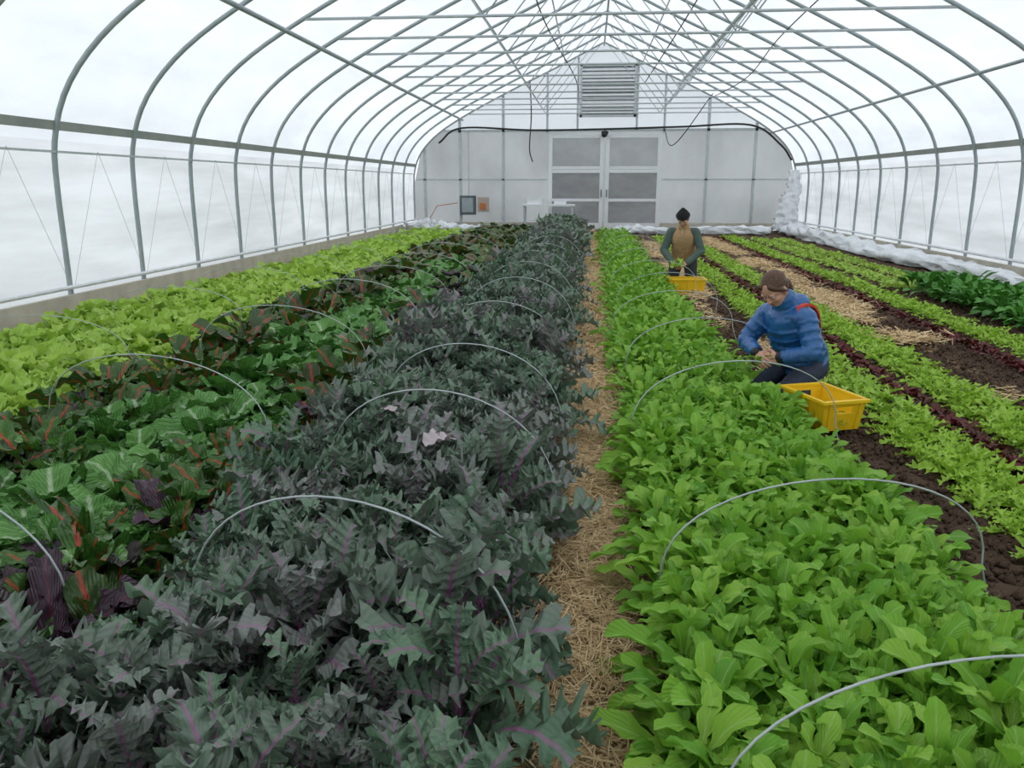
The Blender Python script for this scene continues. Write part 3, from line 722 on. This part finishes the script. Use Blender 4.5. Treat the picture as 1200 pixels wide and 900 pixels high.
def head(parent,c,F_,L_,hairstyle):
    F_=norm(F_); L_=norm(L_-F_*np.dot(L_,F_)); U_=np.cross(F_,L_); A=np.stack([F_,L_,U_]); c=np.array(c,float)
    P=lambda f,l,u:c+F_*f+L_*l+U_*u
    b=Blob()
    b.ell(P(-.008,0,.028),(.094,.074,.088),A); b.ell(P(.03,0,-.03),(.058,.058,.062),A)
    b.ell(P(.048,0,-.078),(.034,.034,.026),A)
    b.limb(P(-.02,.055,-.045),P(.045,.025,-.078),.022,.02); b.limb(P(-.02,-.055,-.045),P(.045,-.025,-.078),.022,.02)
    b.limb(P(.082,0,.015),P(.101,0,-.022),.008,.012); b.ell(P(.094,.010,-.026),(.009,.008,.007),A); b.ell(P(.094,-.010,-.026),(.009,.008,.007),A)
    b.ell(P(.072,.03,.027),(.016,.026,.009),A); b.ell(P(.072,-.03,.027),(.016,.026,.009),A)
    for s in (-1,1):
        b.ell(P(.058,s*.04,-.022),(.024,.022,.02),A)
        b.ell(P(-.01,s*.078,-.006),(.018,.009,.031),A); b.ell(P(-.002,s*.074,-.03),(.01,.008,.012),A)
    b.ell(P(.078,0,-.05),(.012,.022,.010),A)
    b.limb(P(-.02,0,-.05),P(-.03,0,-.15),.050,.052)
    b.obj('head',M['skin'],parent,0.0045,3)
    b=Blob(); b.ell(P(.086,0,-.047),(.008,.021,.0045),A,12); b.ell(P(.084,0,-.055),(.008,.018,.0055),A,12); b.obj('lips',M['lip'],parent,remesh=False)
    b=Blob(); b2=Blob(); b3=Blob()
    for s in (-1,1):
        b.ell(P(.070,s*.030,.006),(.012,.014,.0075),A,14); b2.ell(P(.0795,s*.030,.003),(.004,.006,.006),A,12)
        b3.limb(P(.086,s*.014,.026),P(.078,s*.046,.027),.0035,.0025,n=8)
    b.obj('eyes',M['eyew'],parent,remesh=False); b2.obj('irises',M['eyed'],parent,remesh=False); b3.obj('eyebrows',M['hair'],parent,remesh=False)
    if hairstyle=='ponytail':
        b=Blob(); b.ell(P(-.024,0,.042),(.098,.084,.086),A); b.ell(P(-.05,0,0),(.065,.078,.08),A)
        for s in (-1,1):
            b.limb(P(.055,s*.04,.085),P(.02,s*.076,.02),.018,.012); b.limb(P(.02,s*.078,.03),P(-.02,s*.08,-.03),.012,.010)
        b.limb(P(-.09,0,-.02),P(-.115,0,-.07),.034,.036); b.limb(P(-.115,0,-.07),P(-.10,.01,-.15),.036,.02)
        b.obj('hair',M['hair'],parent,0.006,2,disp=.008)
    else:
        b=Blob(); b.ell(P(-.012,0,.05),(.101,.085,.085),A); b.limb(P(-.03,0,.11),P(-.035,0,.118),.05,.04)
        b.obj('beanie',M['beanie'],parent,0.006,2)
        m=MB(); ring=[]
        for i in range(33):
            a=2*math.pi*i/32; ring.append(tuple(P(-.012+.094*math.cos(a),.082*math.sin(a),.045+.012*math.cos(a))))
        m.tube(ring,0.019,M['beanie'],10); m.obj('beanie_cuff',parent,smooth=True)
        b=Blob(); b.ell(P(-.05,0,-.01),(.052,.077,.055),A); b.obj('hair',M['hair'],parent,0.006,2)
    return P

def frame(base,d):
    d=norm(d); l=np.array([-d[1],d[0],0.0]); base=np.array(base,float)
    return (lambda f,l_,z: base+d*f+l*l_+np.array([0,0,z])),d,l

# ---- woman, kneeling, bent toward the arugula
e=empty('kneeling_woman')
W,d,l=frame((1.57,5.92,0),np.array([-.80,-.60,0]))
up=np.array([0,0,1.0])
b=Blob()
for s in (-1,1):
    b.limb(W(0,s*.10,.24),W(.36,s*.13,.10),.098,.068); b.limb(W(.36,s*.13,.085),W(.0,s*.12,.075),.066,.05)
b.ell(W(0,0,.27),(.14,.18,.12),np.stack([d,l,up]))
b.obj('jeans',M['jeans'],e,.011,4,disp=.012)
b=Blob()
for s in (-1,1):
    b.limb(W(-.02,s*.12,.07),W(-.10,s*.12,.045),.046,.042)
    b.limb(W(-.10,s*.12,.05),W(-.17,s*.12,.045),.045,.034)
b.obj('boots',M['boot'],e,.01,2)
b=Blob()
tax=norm(W(.26,0,.66)-W(0,0,.25)); fax=norm(np.cross(l,tax))
AX=np.stack([fax,l,tax])
b.limb(W(.03,0,.34),W(.19,0,.55),.185,.180,.84,side=l)
for i,t in enumerate(np.linspace(0,1,6)):
    c=W(.02+.18*t,0,.27+.31*t); b.ell(c,(.166,.198,.040),AX)
b.limb(W(.23,-.12,.61),W(.23,.12,.61),.085,.085)
b.limb(W(.22,0,.64),W(.27,0,.73),.10,.088)
b.ell(W(.16,0,.70),(.085,.12,.055),AX)
def puffy(a,c,r0,r1,nseg):
    a=np.array(a);c=np.array(c); t=norm(c-a)
    b.limb(a,c,r0*.95,r1*.95)
    q=norm(np.cross(t,[0.3,0.2,1])); A3=np.stack([q,np.cross(t,q),t])
    for i in range(nseg):
        f_=(i+.5)/nseg; r=r0+(r1-r0)*f_; b.ell(a+(c-a)*f_,(r*1.04,r*1.04,np.linalg.norm(c-a)/nseg*.62),A3)
AR=((1,(.25,.27,.39),(.385,.14,.36)),(-1,(.33,-.26,.41),(.44,-.07,.37)))
for s,el,wr in AR:
    puffy(W(.225,s*.165,.61),W(*el),.080,.066,4); puffy(W(*el),W(*wr),.066,.05,3)
b.obj('jacket',M['jacket'],e,.0075,2,disp=.014,dscale=.06)
b=Blob()
for s,el,wr in AR:
    a=W(*wr); q=norm(a-W(*el)); b.limb(a-q*.01,a+q*.022,.046,.042)
b.obj('cuffs',M['black'],e,.006,1)
hl=W(*AR[0][2]); dl=norm(W(.47,.03,.33)-hl); hand(e,'hand_left',hl+dl*.035,dl,-l*1.0+np.array([0,0,-.3]),norm(d+up),.55)
hr=W(*AR[1][2]); dr=norm(W(.50,.05,.32)-hr); hand(e,'hand_right',hr+dr*.035,dr,l*.6-up*.5-d*.3,norm(up+d*.3),.75)
hc=W(.375,0,.805)
fdir=norm(d*.75+np.array([0,0,-.88])+np.array([0.0,-.15,0]))
P=head(e,hc,fdir,l,'ponytail')
# rucksack strap: flat red webbing over the shoulder
path=[tuple(W(*p)) for p in catmull([(.02,.115,.52),(.05,.12,.62),(.12,.125,.685),(.20,.125,.700),(.27,.125,.675),(.31,.13,.61)],6)]
m=MB(); vs=[]
for p in path:
    c=np.array(p)
    for o in ((-.017,-.008),(.017,-.008),(.017,.010),(-.017,.010)): vs.append(tuple(c+l*o[0]+up*o[1]))
fs=[(i*4+k,i*4+(k+1)%4,(i+1)*4+(k+1)%4,(i+1)*4+k) for i in range(len(path)-1) for k in range(4)]
m.add(vs,fs,M['red']); m.obj('red_strap',e,smooth=False)
f=Foliage(); n=9; hp=W(.50,.02,.33)
f.leaves('arugula',0,np.repeat(hp[None],n,0)+rng.normal(0,.01,(n,3))-np.array([0,0,.05]),rng.random(n)*6.28,rng.uniform(0.1,.6,n),rng.uniform(.5,.7,n),rng.random(n)); f.build('held_greens',M['arugula'],e)

# ---- man, kneeling, leaning over his crate
e=empty('kneeling_man')
W,d,l=frame((1.40,12.30,0),np.array([-.22,-.975,0]))
b=Blob()
for s in (-1,1):
    b.limb(W(0,s*.10,.42),W(.13,s*.14,.10),.105,.075); b.limb(W(.13,s*.14,.08),W(-.28,s*.13,.075),.065,.05)
b.ell(W(-.01,0,.45),(.13,.18,.11),np.stack([d,l,up]))
b.obj('trousers',M['pants'],e,.013,4,disp=.015)
b=Blob()
for s in (-1,1):
    b.limb(W(-.28,s*.13,.075),W(-.36,s*.13,.06),.052,.05); b.limb(W(-.35,s*.13,.10),W(-.37,s*.13,.05),.045,.035)
b.obj('boots',M['boot'],e,.012,2)
tax=norm(W(.24,0,.90)-W(0,0,.44)); fax=norm(np.cross(l,tax)); AX=np.stack([fax,l,tax])
arms=((1,(.23,.27,.58),(.42,.10,.42)),(-1,(.23,-.27,.58),(.42,-.12,.43)))
b=Blob()
b.limb(W(.03,0,.50),W(.17,0,.76),.150,.150,.75,side=l); b.limb(W(.19,-.13,.84),W(.19,.13,.84),.065,.065)
for s,el,wr in arms:
    b.limb(W(.19,s*.17,.84),W(*el),.070,.058); b.limb(W(*el),W(*wr),.058,.044)
b.limb(W(.20,0,.86),W(.25,0,.94),.07,.062)
b.obj('fleece',M['sleeve'],e,.011,3,disp=.016)
b=Blob()
b.limb(W(.02,0,.48),W(.17,0,.74),.178,.178,.76,side=l); b.ell(W(0,0,.42),(.13,.18,.07),AX)
b.limb(W(.18,-.08,.83),W(.18,.08,.83),.082,.082)
b.limb(W(.19,0,.86),W(.23,0,.92),.088,.080)
b.obj('vest',M['vest'],e,.011,3,disp=.014)
m=MB(); m.tube([tuple(x) for x in catmull([W(.315,0,.88),W(.305,.0,.78),W(.245,.0,.64),W(.17,0,.48)],5)],.010,M['scarf'],8); m.obj('zip',e,smooth=True)
hl=W(*arms[0][2]); dl=norm(W(.51,.0,.39)-hl); hand(e,'hand_left',hl+dl*.03,dl,-l*.7-up*.5,norm(up+d*.3),.6,1.08)
hr=W(*arms[1][2]); dr=norm(W(.51,-.02,.40)-hr); hand(e,'hand_right',hr+dr*.03,dr,l*.7-up*.5,norm(up+d*.3),.6,1.08)
head(e,W(.34,0,1.04),norm(d*.76+np.array([0,0,-.65])),l,'beanie')
f=Foliage(); n=14; hp=W(.52,-.02,.41)
f.leaves('lettuce',0,np.repeat(hp[None],n,0)+rng.normal(0,.015,(n,3))-np.array([0,0,.03]),rng.random(n)*6.28,rng.uniform(0.1,1.0,n),rng.uniform(.4,.6,n),rng.random(n)); f.build('held_greens',M['lettuce'],e)

# ------------------------------------------------------------ light / world
w=bpy.data.worlds.new('overcast'); scene.world=w; w.use_nodes=True; nt=w.node_tree
bg=nt.nodes['Background']
tc=N(nt,'ShaderNodeTexCoord'); sp=N(nt,'ShaderNodeSeparateXYZ'); nt.links.new(tc.outputs['Generated'],sp.inputs[0])
f_=mathn(nt,'MULTIPLY_ADD',sp.outputs[2],0.8,0.2,clamp=True)
nt.links.new(mixc(nt,f_,(0.84,0.88,0.91),(1.08,1.10,1.13)),bg.inputs[0]); bg.inputs[1].default_value=1.32

# ------------------------------------------------------------ camera
cd=bpy.data.cameras.new('camera'); cam=bpy.data.objects.new('camera',cd); COL.objects.link(cam)
cd.sensor_width=36; cd.lens=950/1200*36; cd.clip_start=0.05; cd.clip_end=300
psi=math.radians(5.37); th=math.radians(13.78)
Fv=Vector((-math.sin(psi)*math.cos(th),math.cos(psi)*math.cos(th),-math.sin(th))); Rv=Vector((math.cos(psi),math.sin(psi),0)); Uv=Rv.cross(Fv)
Mx=Matrix((Rv,Uv,-Fv)).transposed().to_4x4(); Mx.translation=Vector((0,0,1.5)); cam.matrix_world=Mx
scene.camera=cam
